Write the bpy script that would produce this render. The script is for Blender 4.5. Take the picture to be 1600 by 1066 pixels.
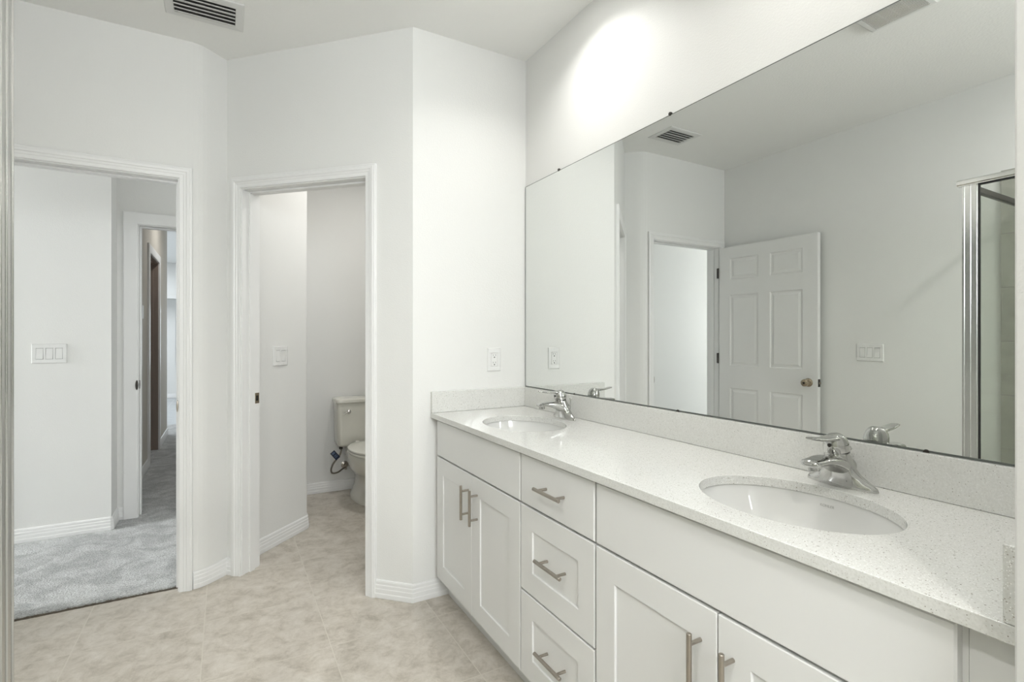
import bpy, bmesh, math, random
from mathutils import Vector, Matrix
sc = bpy.context.scene
for o in list(bpy.data.objects): bpy.data.objects.remove(o)

# ------------------------------------------------------------------ camera
YAW = math.atan(448/795)
cam_d = bpy.data.cameras.new('camera'); cam = bpy.data.objects.new('camera', cam_d)
sc.collection.objects.link(cam); sc.camera = cam
cam.location = (0, 0, 1.263); cam.rotation_euler = (math.pi/2, 0, -YAW)
cam_d.sensor_width = 36; cam_d.lens = 795/1600*36; cam_d.shift_y = -6/1600
cam_d.clip_start = 0.02
# ------------------------------------------------------------------ view
vs = sc.view_settings
vs.view_transform = 'Standard'; vs.look = 'None'; vs.gamma = 1; vs.use_curve_mapping = False
vs.exposure = 0.08
# ------------------------------------------------------------------ world: sky seen through the windows
w = bpy.data.worlds.new('world'); sc.world = w; w.use_nodes = True
bg = w.node_tree.nodes['Background']; bg.inputs[0].default_value = (.82,.9,1,1); bg.inputs[1].default_value = 3.0

# ------------------------------------------------------------------ lights
def area(name, loc, rot, sx, sy, power, col=(1,1,1), shape='RECTANGLE', spread=math.pi):
    l = bpy.data.lights.new(name, 'AREA'); l.shape = shape; l.size = sx; l.size_y = sy
    l.energy = power; l.color = col; l.spread = spread
    o = bpy.data.objects.new(name, l); sc.collection.objects.link(o)
    o.location = loc; o.rotation_euler = rot
    return o
WARM = (1, .985, .955); DAY = (.95, .98, 1)
R90 = math.pi/2
area('added_rear_fill', (.25,-1.66,1.95), (R90,0,0), 1.3, .8, 55, DAY)  # added fill lamp, set at an invented window behind the camera
area('bedroom_window_daylight', (-6.35,3.66,1.5), (0,-R90,0), .9, 1.3, 310, (.96,.985,1))
area('great_room_daylight', (-2.3,10.2,2.70), (0,0,0), 2.5, 2.5, 90, (.9,.95,1))

# ------------------------------------------------------------------ materials
def mat(name, col, rough=.5, metal=0, spec=.5, bump=0, bscale=200, bdist=.002, noise=0, nscale=6, coat=0, bdet=2):
    m = bpy.data.materials.new(name); m.use_nodes = True; nt = m.node_tree; N = nt.nodes; L = nt.links
    p = N['Principled BSDF']
    p.inputs['Base Color'].default_value = (*col, 1); p.inputs['Roughness'].default_value = rough
    p.inputs['Metallic'].default_value = metal; p.inputs['Specular IOR Level'].default_value = spec
    p.inputs['Coat Weight'].default_value = coat
    tc = N.new('ShaderNodeTexCoord')
    if bump:
        n = N.new('ShaderNodeTexNoise'); n.inputs['Scale'].default_value = bscale; n.inputs['Detail'].default_value = bdet
        b = N.new('ShaderNodeBump'); b.inputs['Strength'].default_value = bump; b.inputs['Distance'].default_value = bdist
        L.new(tc.outputs['Object'], n.inputs['Vector']); L.new(n.outputs['Fac'], b.inputs['Height']); L.new(b.outputs['Normal'], p.inputs['Normal'])
    if noise:
        n = N.new('ShaderNodeTexNoise'); n.inputs['Scale'].default_value = nscale; n.inputs['Detail'].default_value = 3
        L.new(tc.outputs['Object'], n.inputs['Vector'])
        r = N.new('ShaderNodeMix'); r.data_type = 'RGBA'
        r.inputs[6].default_value = (*[c*(1-noise) for c in col],1); r.inputs[7].default_value = (*[min(1,c*(1+noise)) for c in col],1)
        L.new(n.outputs['Fac'], r.inputs[0]); L.new(r.outputs[2], p.inputs['Base Color'])
    return m
PAINT = mat('wall_paint', (.77,.77,.75), .55, spec=.35, bump=.35, bscale=170, bdist=.0016)
CEIL = mat('ceiling_paint', (.88,.88,.86), .8, spec=.2, bump=.4, bscale=90, bdist=.003)
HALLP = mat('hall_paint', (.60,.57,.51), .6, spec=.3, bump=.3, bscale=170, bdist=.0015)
TRIM = mat('trim_enamel', (.80,.80,.79), .32, spec=.45)
DOORM = mat('door_enamel', (.76,.76,.745), .38, spec=.45, bump=.06, bscale=60, bdist=.001)
CAB = mat('cabinet_white_lacquer', (.72,.72,.705), .36, spec=.45)
CABIN = mat('cabinet_carcass', (.55,.55,.53), .5)
PORC = mat('porcelain', (.68,.68,.66), .06, spec=.6, coat=.3)
BISQ = mat('toilet_vitreous_china', (.66,.65,.585), .10, spec=.6, coat=.3)
SEATM = mat('toilet_seat_plastic', (.72,.71,.65), .22)
CHROME = mat('polished_chrome', (.56,.56,.545), .05, 1)
NICKEL = mat('brushed_nickel', (.40,.365,.32), .33, 1)
KNOBM = mat('aged_brass', (.38,.32,.24), .25, 1)
DARKM = mat('dark_metal', (.06,.055,.05), .4, .8)
STEEL = mat('braided_steel', (.22,.20,.17), .45, .7, bump=.6, bscale=900, bdist=.001)
ALU = mat('polished_aluminium', (.66,.66,.645), .2, 1)
PLAST = mat('white_plastic', (.78,.78,.765), .3)
PLASTG = mat('slot_shadow', (.12,.12,.12), .6)
BLACK = mat('black_gasket', (.01,.01,.01), .5)
VENTW = mat('vent_enamel', (.74,.74,.725), .45)
VENTD = mat('vent_duct', (.10,.10,.095), .8)
TAG = mat('navy_label', (.012,.02,.045), .35)
TAGT = mat('label_print', (.10,.14,.22), .5)
TAUPE = mat('taupe_frame', (.27,.215,.18), .5)  # even taupe brown for the closet opening's frame
VINYL = mat('window_vinyl', (.8,.8,.8), .4)

def mirror_mat():
    m = mat('mirror_silver', (.80,.815,.80), 0.0, 1); return m
MIRROR = mirror_mat()
MEDGE = mat('mirror_edge', (.10,.11,.10), .3)

def emis(name, col, s):
    m = bpy.data.materials.new(name); m.use_nodes = True; nt = m.node_tree
    nt.nodes.remove(nt.nodes['Principled BSDF']); e = nt.nodes.new('ShaderNodeEmission')
    e.inputs[0].default_value = (*col,1); e.inputs[1].default_value = s
    nt.links.new(e.outputs[0], nt.nodes['Material Output'].inputs[0]); return m

def glass_mat():
    m = bpy.data.materials.new('shower_glass'); m.use_nodes = True; nt = m.node_tree; N = nt.nodes; L = nt.links
    N.remove(N['Principled BSDF'])
    t = N.new('ShaderNodeBsdfTransparent'); t.inputs[0].default_value = (.95,.962,.945,1)
    g = N.new('ShaderNodeBsdfGlossy'); g.inputs['Roughness'].default_value = 0
    f = N.new('ShaderNodeFresnel'); f.inputs[0].default_value = 1.5
    gi = N.new('ShaderNodeNewGeometry'); iv = N.new('ShaderNodeMath'); iv.operation = 'SUBTRACT'; iv.inputs[0].default_value = 1; L.new(gi.outputs['Backfacing'], iv.inputs[1])
    ml = N.new('ShaderNodeMath'); ml.operation = 'MULTIPLY'; L.new(f.outputs[0], ml.inputs[0]); L.new(iv.outputs[0], ml.inputs[1])
    x = N.new('ShaderNodeMixShader'); L.new(ml.outputs[0], x.inputs[0]); L.new(t.outputs[0], x.inputs[1]); L.new(g.outputs[0], x.inputs[2])
    L.new(x.outputs[0], N['Material Output'].inputs[0]); return m
GLASS = glass_mat()

def quartz():
    m = mat('speckled_white_quartz', (.8,.8,.77), .12, spec=.5, coat=.2); nt = m.node_tree; N = nt.nodes; L = nt.links
    p = N['Principled BSDF']; tc = N.new('ShaderNodeTexCoord')
    def flecks(scale, thr, seed):
        mp = N.new('ShaderNodeMapping'); mp.inputs['Location'].default_value = (seed, seed*2, seed*3)
        L.new(tc.outputs['Object'], mp.inputs[0])
        v = N.new('ShaderNodeTexVoronoi'); v.inputs['Scale'].default_value = scale
        L.new(mp.outputs[0], v.inputs['Vector'])
        r = N.new('ShaderNodeMath'); r.operation = 'LESS_THAN'; r.inputs[1].default_value = .30; L.new(v.outputs['Distance'], r.inputs[0])
        s = N.new('ShaderNodeSeparateColor'); L.new(v.outputs['Color'], s.inputs[0])
        q = N.new('ShaderNodeMath'); q.operation = 'LESS_THAN'; q.inputs[1].default_value = thr; L.new(s.outputs[0], q.inputs[0])
        k = N.new('ShaderNodeMath'); k.operation = 'MULTIPLY'; L.new(r.outputs[0], k.inputs[0]); L.new(q.outputs[0], k.inputs[1])
        return k
    n = N.new('ShaderNodeTexNoise'); n.inputs['Scale'].default_value = 260; L.new(tc.outputs['Object'], n.inputs['Vector'])
    base = N.new('ShaderNodeMix'); base.data_type = 'RGBA'; base.inputs[6].default_value = (.57,.57,.54,1); base.inputs[7].default_value = (.77,.77,.745,1)
    L.new(n.outputs['Fac'], base.inputs[0])
    cur = base.outputs[2]
    for sc_, thr, seed, col in ((300,.25,1.3,(.56,.55,.51)),(310,.15,5.1,(.37,.35,.31)),(230,.065,9.7,(.24,.22,.19)),(400,.2,3.3,(.93,.93,.91))):
        k = flecks(sc_, thr, seed); x = N.new('ShaderNodeMix'); x.data_type = 'RGBA'
        x.inputs[7].default_value = (*col,1); L.new(k.outputs[0], x.inputs[0]); L.new(cur, x.inputs[6]); cur = x.outputs[2]
    L.new(cur, p.inputs['Base Color']); return m
QUARTZ = quartz()

def tile_mat(name, cols, grout, size, off, gw, rough, swap=None, nsc=5, vs_=1.0):
    """square/oblong tiles, mottled stone colours and thin grout; swap picks the two object axes used"""
    m = mat(name, cols[0], rough, spec=.4); nt = m.node_tree; N = nt.nodes; L = nt.links; p = N['Principled BSDF']
    tc = N.new('ShaderNodeTexCoord'); s = N.new('ShaderNodeSeparateXYZ'); L.new(tc.outputs['Object'], s.inputs[0])
    ax = swap or (0,1); cells = []; lines = None
    for i in range(2):
        a = N.new('ShaderNodeMath'); a.operation = 'SUBTRACT'; a.inputs[1].default_value = off[i]; L.new(s.outputs[ax[i]], a.inputs[0])
        d = N.new('ShaderNodeMath'); d.operation = 'DIVIDE'; d.inputs[1].default_value = size[i]; L.new(a.outputs[0], d.inputs[0])
        fl = N.new('ShaderNodeMath'); fl.operation = 'FLOOR'; L.new(d.outputs[0], fl.inputs[0]); cells.append(fl)
        pp = N.new('ShaderNodeMath'); pp.operation = 'PINGPONG'; pp.inputs[1].default_value = .5; L.new(d.outputs[0], pp.inputs[0])
        lt = N.new('ShaderNodeMath'); lt.operation = 'LESS_THAN'; lt.inputs[1].default_value = gw/2/size[i]; L.new(pp.outputs[0], lt.inputs[0])
        if lines is None: lines = lt
        else:
            mx = N.new('ShaderNodeMath'); mx.operation = 'MAXIMUM'; L.new(lines.outputs[0], mx.inputs[0]); L.new(lt.outputs[0], mx.inputs[1]); lines = mx
    cb = N.new('ShaderNodeCombineXYZ'); L.new(cells[0].outputs[0], cb.inputs[0]); L.new(cells[1].outputs[0], cb.inputs[1])
    wn = N.new('ShaderNodeTexWhiteNoise'); L.new(cb.outputs[0], wn.inputs['Vector'])
    ad = N.new('ShaderNodeVectorMath'); ad.operation = 'MULTIPLY_ADD'; ad.inputs[1].default_value = (9,9,9)
    L.new(wn.outputs['Color'], ad.inputs[0]); L.new(tc.outputs['Object'], ad.inputs[2])
    mp = N.new('ShaderNodeMapping'); mp.inputs['Scale'].default_value = (1, vs_, 1); mp.inputs['Rotation'].default_value = (0,0,.35); L.new(ad.outputs[0], mp.inputs[0])
    n = N.new('ShaderNodeTexNoise'); n.inputs['Scale'].default_value = nsc; n.inputs['Detail'].default_value = 9; n.inputs['Roughness'].default_value = .76; n.inputs['Distortion'].default_value = .35
    L.new(mp.outputs[0], n.inputs['Vector'])
    r = N.new('ShaderNodeValToRGB'); r.color_ramp.elements[0].position = .32; r.color_ramp.elements[1].position = .68
    r.color_ramp.elements[0].color = (*cols[1],1); r.color_ramp.elements[1].color = (*cols[2],1)
    e = r.color_ramp.elements.new(.5); e.color = (*cols[0],1)
    L.new(n.outputs['Fac'], r.inputs[0])
    x = N.new('ShaderNodeMix'); x.data_type = 'RGBA'; L.new(lines.outputs[0], x.inputs[0]); L.new(r.outputs[0], x.inputs[6]); x.inputs[7].default_value = (*grout,1)
    L.new(x.outputs[2], p.inputs['Base Color'])
    b = N.new('ShaderNodeBump'); b.invert = True; b.inputs['Strength'].default_value = .5; b.inputs['Distance'].default_value = .001
    L.new(lines.outputs[0], b.inputs['Height']); L.new(b.outputs[0], p.inputs['Normal'])
    return m
TILE = tile_mat('beige_stone_floor_tile', ((.555,.51,.445),(.39,.35,.29),(.66,.62,.56)), (.62,.58,.51), (.457,.457), (.377,1.715), .0035, .42, nsc=12, vs_=1.0)
STILE = tile_mat('grey_shower_tile', ((.37,.365,.325),(.29,.285,.25),(.46,.455,.41)), (.25,.245,.22), (.61,.305), (.2,.02), .003, .25, swap=(1,2), nsc=4)
FTILE = tile_mat('great_room_tile', ((.42,.44,.45),(.36,.38,.39),(.48,.5,.51)), (.6,.6,.6), (.45,.45), (0,0), .006, .35)

def carpet():
    m = mat('grey_carpet_pile', (.33,.34,.335), .95, spec=.1); nt = m.node_tree; N = nt.nodes; L = nt.links; p = N['Principled BSDF']
    p.inputs['Sheen Weight'].default_value = .3
    tc = N.new('ShaderNodeTexCoord')
    n1 = N.new('ShaderNodeTexNoise'); n1.inputs['Scale'].default_value = 150; n1.inputs['Detail'].default_value = 4
    n2 = N.new('ShaderNodeTexNoise'); n2.inputs['Scale'].default_value = 7; n2.inputs['Detail'].default_value = 5; n2.inputs['Distortion'].default_value = 1.2
    for n in (n1,n2): L.new(tc.outputs['Object'], n.inputs['Vector'])
    r1 = N.new('ShaderNodeValToRGB'); r1.color_ramp.elements[0].position=.3; r1.color_ramp.elements[1].position=.7
    r1.color_ramp.elements[0].color=(.25,.255,.25,1); r1.color_ramp.elements[1].color=(.66,.67,.665,1); L.new(n1.outputs['Fac'], r1.inputs[0])
    r2 = N.new('ShaderNodeValToRGB'); r2.color_ramp.elements[0].position=.38; r2.color_ramp.elements[1].position=.62
    r2.color_ramp.elements[0].color=(.74,.74,.74,1); r2.color_ramp.elements[1].color=(1.1,1.1,1.1,1); L.new(n2.outputs['Fac'], r2.inputs[0])
    x = N.new('ShaderNodeMix'); x.data_type='RGBA'; x.blend_type='MULTIPLY'; x.inputs[0].default_value=1
    L.new(r1.outputs[0], x.inputs[6]); L.new(r2.outputs[0], x.inputs[7]); L.new(x.outputs[2], p.inputs['Base Color'])
    b = N.new('ShaderNodeBump'); b.inputs['Strength'].default_value=.9; b.inputs['Distance'].default_value=.008
    L.new(n1.outputs['Fac'], b.inputs['Height']); L.new(b.outputs[0], p.inputs['Normal'])
    return m
CARPET = carpet()

# ------------------------------------------------------------------ mesh helpers
def obj(name, bm, m, parent=None, smooth=False, bevel=0, seg=2, recalc=True):
    if recalc: bmesh.ops.recalc_face_normals(bm, faces=bm.faces)
    me = bpy.data.meshes.new(name); bm.to_mesh(me); bm.free()
    o = bpy.data.objects.new(name, me); sc.collection.objects.link(o); me.materials.append(m)
    if smooth:
        for p in me.polygons: p.use_smooth = True
    if parent is not None:
        org = Vector(parent['_org']); o.parent = parent; me.transform(Matrix.Translation(-org)); o['_org'] = parent['_org']
    else: o['_org'] = (0.,0.,0.)
    if bevel:
        b = o.modifiers.new('bevel','BEVEL'); b.width = bevel; b.segments = seg; b.limit_method = 'ANGLE'; b.angle_limit = math.radians(35)
        if not smooth:
            for p in me.polygons: p.use_smooth = True
        b.harden_normals = True
    elif smooth: 
        me.set_sharp_from_angle(angle=math.radians(42))
    return o
def thing(name, loc, label, cat, group=None):
    o = bpy.data.objects.new(name, None); sc.collection.objects.link(o); o.empty_display_size = .05
    o.location = loc; o['_org'] = tuple(float(v) for v in loc); o['label'] = label; o['category'] = cat
    if group: o['group'] = group
    return o
def tag(o, label, cat, group=None):
    o['label'] = label; o['category'] = cat
    if group: o['group'] = group
    return o
def struct(o): o['kind'] = 'structure'; return o
def B(*boxes):
    """boxes (x0,x1,y0,y1,z0,z1) in one bmesh"""
    bm = bmesh.new()
    for b in boxes: addbox(bm, *b)
    return bm
def addbox(bm, x0,x1,y0,y1,z0,z1):
    x0,x1=min(x0,x1),max(x0,x1); y0,y1=min(y0,y1),max(y0,y1); z0,z1=min(z0,z1),max(z0,z1)
    v=[bm.verts.new(c) for c in ((x0,y0,z0),(x1,y0,z0),(x1,y1,z0),(x0,y1,z0),(x0,y0,z1),(x1,y0,z1),(x1,y1,z1),(x0,y1,z1))]
    for f in ((0,3,2,1),(4,5,6,7),(0,1,5,4),(1,2,6,5),(2,3,7,6),(3,0,4,7)): bm.faces.new([v[i] for i in f])
def prism(bm, poly, z0, z1):
    a=[bm.verts.new((x,y,z0)) for x,y in poly]; b=[bm.verts.new((x,y,z1)) for x,y in poly]; n=len(poly)
    bm.faces.new(a[::-1]); bm.faces.new(b)
    for i in range(n): bm.faces.new((a[i],a[(i+1)%n],b[(i+1)%n],b[i]))
def P(*prs):
    bm=bmesh.new()
    for poly,z0,z1 in prs: prism(bm,poly,z0,z1)
    return bm
def loft(bm, rings, cap=True, closed=True):
    R=[[bm.verts.new(p) for p in r] for r in rings]; n=len(R[0])
    for i in range(len(R)-1):
        for j in range(n if closed else n-1):
            bm.faces.new((R[i][j],R[i][(j+1)%n],R[i+1][(j+1)%n],R[i+1][j]))
    if cap: bm.faces.new(R[0][::-1]); bm.faces.new(R[-1])
def tube(bm, pts, r, n=12, cap=True):
    pts=[Vector(p) for p in pts]; rings=[]; up=None
    rs = r if isinstance(r,(list,tuple)) else [r]*len(pts)
    for i,p in enumerate(pts):
        t=(pts[min(i+1,len(pts)-1)]-pts[max(i-1,0)]).normalized()
        if up is None:
            up = Vector((0,0,1)) if abs(t.z)<.9 else Vector((1,0,0))
        s=t.cross(up).normalized(); up=s.cross(t).normalized()
        rings.append([p+(s*math.cos(a)+up*math.sin(a))*rs[i] for a in [2*math.pi*k/n for k in range(n)]])
    loft(bm, rings, cap)
def spline(pts, k=8):
    P_=[Vector(p) for p in pts]; P_=[P_[0]*2-P_[1]]+P_+[P_[-1]*2-P_[-2]]; out=[]
    for i in range(1,len(P_)-2):
        for j in range(k):
            t=j/k; a,b,c,d=P_[i-1:i+3]
            out.append(.5*((2*b)+(c-a)*t+(2*a-5*b+4*c-d)*t*t+(3*b-a-3*c+d)*t**3))
    out.append(P_[-2]); return out
def lathe(bm, c, axis, prof, n=24):
    """prof: (radius, distance along axis)"""
    ax=Vector(axis).normalized(); u=ax.orthogonal().normalized(); v=ax.cross(u); c=Vector(c)
    rings=[[c+ax*h+(u*math.cos(2*math.pi*k/n)+v*math.sin(2*math.pi*k/n))*max(r,1e-5) for k in range(n)] for r,h in prof]
    loft(bm, rings)
def oval(cx,cy,rx,ry,z,n=40,p=2.0,front=1.0):
    out=[]
    for k in range(n):
        a=2*math.pi*k/n; c,s=math.cos(a),math.sin(a)
        out.append(Vector((cx+rx*math.copysign(abs(c)**(2/p),c), cy+ry*math.copysign(abs(s)**(2/p),s), z)))
    return out

CH = 2.743          # ceiling height
MX = 1.400          # mirror face
# ------------------------------------------------------------------ room shell
struct(obj('floor', B((-1.06,1.406,-1.7,3.06,-.1,0),(-.16,1.406,3.06,4.36,-.1,-.0)), TILE))
struct(obj('floor_bedroom', P(([(-6.5,3.13),(-.985,3.13),(-.985,3.062),(-.205,3.062),(-.205,3.13),(-.165,3.13),(.35,3.65),(.35,4.36),(.6,4.36),(.6,8.75),(-2.2,8.75),(-2.2,4.36),(-6.5,4.36)],-.09,.012)), CARPET))
struct(obj('floor_great_room', B((-4,3,8.75,12.68,-.1,.0)), FTILE))
struct(obj('ceiling', B((-6.7,3.2,-1.9,12.9,CH,CH+.1)), CEIL))
struct(obj('wall_right', B((1.406,1.53,-1.82,4.48,0,CH)), PAINT))
# end wall wedge beside the vanity: corner at (.779,2.345), WC door reveal on the angled side
j=.018*.7071
struct(obj('wall_end', P(([(.779,2.345),(1.406,2.345),(1.406,2.465),(.829,2.465),(.683+j,2.611-j),(.598+j,2.526-j)],0,CH)), PAINT))
struct(obj('wall_above_toilet_door', P(([(.598+j,2.526-j),(.683+j,2.611-j),(.163-j,3.131+j),(.078-j,3.046+j)],2.045+.018,CH)), PAINT))
arc=[(-.165,3.01),(-.14,3.0115),(-.118,3.0165),(-.099,3.025),(-.082,3.036),(-.068,3.0475)]
struct(obj('wall_partition', P(([(-.187,3.01)]+arc+[(.0075,3.1165),(.078-j,3.046+j),(.163-j,3.131+j),(.082,3.212),(.462,3.592),(.470,3.603),(.473,3.618),(.473,4.36),(.355,4.36),(.355,3.65),(-.165,3.13),(-.187,3.13)],0,CH)), PAINT))
struct(obj('wall_back', B((-6.5,-1.003,3.01,3.13,0,CH),(-1.003,-.187,3.01,3.13,2.063,CH)), PAINT))
struct(obj('wall_left', B((-1.18,-1.06,-1.82,3.01,0,CH)), PAINT))
struct(obj('wall_rear', B((-1.06,-.40,-1.82,-1.7,0,CH),(.90,1.406,-1.82,-1.7,0,CH),(-.40,.90,-1.82,-1.7,0,1.5),(-.40,.90,-1.82,-1.7,2.4,CH)), PAINT))
stub=[(.833,.10),(.826,.103),(.822,.112),(.822,.226),(.826,.234),(.834,.238),(1.406,.238),(1.406,.10)]
struct(obj('wall_near', P((stub,0,CH)), PAINT))
# toilet room and bedroom
struct(obj('wall_toilet', B((.29,1.406,4.36,4.48,0,CH)), PAINT))
struct(obj('wall_bedroom', B((-6.5,-.645,4.16,4.36,0,CH)), PAINT))
struct(obj('wall_bedroom_back', B((-6.5,-.542,4.36,4.48,0,CH),(-.542,.308,4.36,4.48,2.06,CH)), PAINT))
struct(obj('wall_bedroom_side', B((-6.62,-6.5,3.01,3.2,0,CH),(-6.62,-6.5,4.1,4.48,0,CH),(-6.62,-6.5,3.2,4.1,0,.85),(-6.62,-6.5,3.2,4.1,2.15,CH)), PAINT))
# hall and great room
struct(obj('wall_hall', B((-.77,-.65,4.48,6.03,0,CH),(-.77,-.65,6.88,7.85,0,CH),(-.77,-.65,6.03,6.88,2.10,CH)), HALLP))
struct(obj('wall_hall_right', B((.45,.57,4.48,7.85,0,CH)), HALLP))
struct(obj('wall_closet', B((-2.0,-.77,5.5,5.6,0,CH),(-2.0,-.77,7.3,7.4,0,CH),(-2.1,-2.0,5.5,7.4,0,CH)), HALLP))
struct(obj('wall_great_room', B((-4,-.77,7.73,7.85,0,CH),(.57,3,7.73,7.85,0,CH),(-4.12,-4,7.73,12.8,0,CH),(3,3.12,7.73,12.8,0,CH)), PAINT))
struct(obj('wall_great_room_back', B((-4,-.905,12.68,12.8,0,CH),(.6,3,12.68,12.8,0,CH),(-.905,.6,12.68,12.8,0,.62),(-.905,.6,12.68,12.8,1.95,CH)), PAINT))
struct(obj('trim_soffit', B((-4,3,12.15,12.68,2.07,CH),(-4,3,12.10,12.15,2.03,2.09)), PAINT, bevel=.004))

def window(name, axis, u0,u1,z0,z1,d0,d1):
    """sash frame with a mid rail and one glass pane, in a wall running along axis"""
    def bx(a,b,c,d,e,f): return (a,b,c,d,e,f) if axis=='x' else (c,d,a,b,e,f)
    t=.05
    f=struct(obj(name, B(bx(u0,u1,d0,d1,z0,z0+t),bx(u0,u1,d0,d1,z1-t,z1),bx(u0,u0+t,d0,d1,z0+t,z1-t),bx(u1-t,u1,d0,d1,z0+t,z1-t),bx(u0+t,u1-t,d0,d1,(z0+z1)/2-.02,(z0+z1)/2+.02)), VINYL))
    m=(d0+d1)/2
    obj('pane', B(bx(u0+t,u1-t,m-.003,m+.003,z0+t,z1-t)), GLASS, f)
window('window_1','x',-.905,.6,.62,1.95,12.70,12.74)
window('window_2','y',3.2,4.1,.85,2.15,-6.56,-6.52)
window('added_rear_window','x',-.40,.90,1.5,2.4,-1.78,-1.74)  # invented unseen window, added to carry the rear fill lamp

# ------------------------------------------------------------------ casings (mitred colonial profile)
PROF=[(0,0),(0,.009),(.004,.011),(.018,.0115),(.020,.0135),(.030,.0145),(.033,.0175),(.044,.0185),(.048,.0165),(.054,.0165),(.057,.014),(.057,0)]
def casing(name, p0, p1, h, n, z0=0, rev=.005, mats=TRIM, jamb=None, flat=False, sides=(1,1), lift=0):
    """p0,p1: plan points of the two jamb faces; n: outward plan normal; h: head height; jamb: depth of lining behind"""
    p0=Vector((*p0,0)); p1=Vector((*p1,0)); n=Vector((*n,0)).normalized(); u=(p1-p0).normalized()
    prof=[(0,0),(0,.014),(.006,.017),(.076,.017),(.082,.014),(.082,0)] if flat else PROF
    bm=bmesh.new(); rows=[]
    for w,t in prof:
        w+=rev; tt=n*t
        rows.append([bm.verts.new(c) for c in (p0-u*w+Vector((0,0,z0))+tt, p0-u*w+Vector((0,0,h+w))+tt, p1+u*w+Vector((0,0,h+w))+tt, p1+u*w+Vector((0,0,z0))+tt)])
    for a,b in zip(rows,rows[1:]):
        for k in range(3): bm.faces.new((a[k],a[k+1],b[k+1],b[k]))
    o=struct(obj(name,bm,mats))
    return o
def jambs(name, p0, p1, h, n, depth, z0=0, stop=True, m=None):
    """lining of an opening (18 mm boards) with a door stop; n points to the room, lining runs back from it"""
    p0=Vector((*p0,0)); p1=Vector((*p1,0)); n=Vector((*n,0)).normalized(); u=(p1-p0).normalized(); t=.018
    bm=bmesh.new()
    def board(a,b,c,d,z0,z1,):
        poly=[tuple((q)[:2]) for q in (a,b,c,d)]; prism(bm,poly,z0,z1)
    def bd(base,du,d0,d1,z0,z1):
        a=base-n*d0; b=base+u*du-n*d0; c=base+u*du-n*d1; d=base-n*d1
        prism(bm,[tuple(q[:2]) for q in (a,b,c,d)],z0,z1)
    bd(p0,-t,0,depth,z0,h+t); bd(p1,t,0,depth,z0,h+t)
    L_=(p1-p0).length; bd(p0,L_,0,depth,h,h+t)
    if stop:
        bd(p0,.010,.045,.080,z0,h); bd(p1,-.010,.045,.080,z0,h); bd(p0+u*.010,L_-.02,.045,.080,h-.010,h)
    return struct(obj(name,bm,m or TRIM,bevel=.001,seg=1))
s2=math.sqrt(.5)
jt=jambs('door_frame_toilet',(.078,3.046),(.598,2.526),2.045,(-s2,-s2),.1202)
casing('trim_toilet_door',(.078,3.046),(.598,2.526),2.045,(-s2,-s2))
casing('trim_toilet_door_inside',(.163,3.131),(.683,2.611),2.045,(s2,s2))
jb=jambs('door_frame_bedroom',(-.985,3.01),(-.205,3.01),2.045,(0,-1),.12)
casing('trim_bedroom_door',(-.985,3.01),(-.205,3.01),2.045,(0,-1))
casing('trim_bedroom_door_far_side',(-.985,3.13),(-.205,3.13),2.045,(0,1),z0=.012)
jh=jambs('door_frame_hall',(-.524,4.36),(.29,4.36),2.042,(0,-1),.12,z0=.012)
casing('trim_hall_door',(-.524,4.36),(.29,4.36),2.042,(0,-1),z0=.012,flat=True)
jambs('door_frame_closet',(-.65,6.05),(-.65,6.86),2.082,(1,0),.12,z0=.012,stop=True,m=TAUPE)
casing('trim_closet_door',(-.65,6.05),(-.65,6.86),2.082,(1,0),z0=.012,flat=True)
# strike plates
def plate(parent, c, u, w, h, t, n, m, name='strike_plate', lab='dark metal strike plate let into the jamb', hole=True):
    c=Vector(c); u=Vector(u).normalized(); n=Vector(n).normalized(); z=Vector((0,0,1))
    bm=bmesh.new()
    def bx(cu,cz,wu,hz,d0,d1):
        pts=[c+u*(cu+a*wu/2)+z*(cz+b*hz/2)+n*d for d in (d0,d1) for a,b in ((-1,-1),(1,-1),(1,1),(-1,1))]
        v=[bm.verts.new(p) for p in pts]
        for f in ((0,3,2,1),(4,5,6,7),(0,1,5,4),(1,2,6,5),(2,3,7,6),(3,0,4,7)): bm.faces.new([v[i] for i in f])
    if hole:
        a=w*.28; b=h*.25
        bx(0,(h/2+b)/2,w,h/2-b,0,t); bx(0,-(h/2+b)/2,w,h/2-b,0,t); bx(-(w/2+a)/2,0,w/2-a,2*b,0,t); bx((w/2+a)/2,0,w/2-a,2*b,0,t)
    else: bx(0,0,w,h,0,t)
    o=obj(name,bm,m,parent); o['label']=lab
    if hole:
        bm=bmesh.new(); bm2=bm
        pts=[c+u*(aa*w*.28)+z*(bb*h*.25)+n*(t*.25) for aa,bb in ((-1,-1),(1,-1),(1,1),(-1,1))]
        pts2=[p_-n*(t*.2) for p_ in pts]
        v=[bm.verts.new(p_) for p_ in pts+pts2]
        for f in ((0,3,2,1),(4,5,6,7),(0,1,5,4),(1,2,6,5),(2,3,7,6),(3,0,4,7)): bm.faces.new([v[i] for i in f])
        obj('latch_hole',bm,BLACK,o)
    return o
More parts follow.
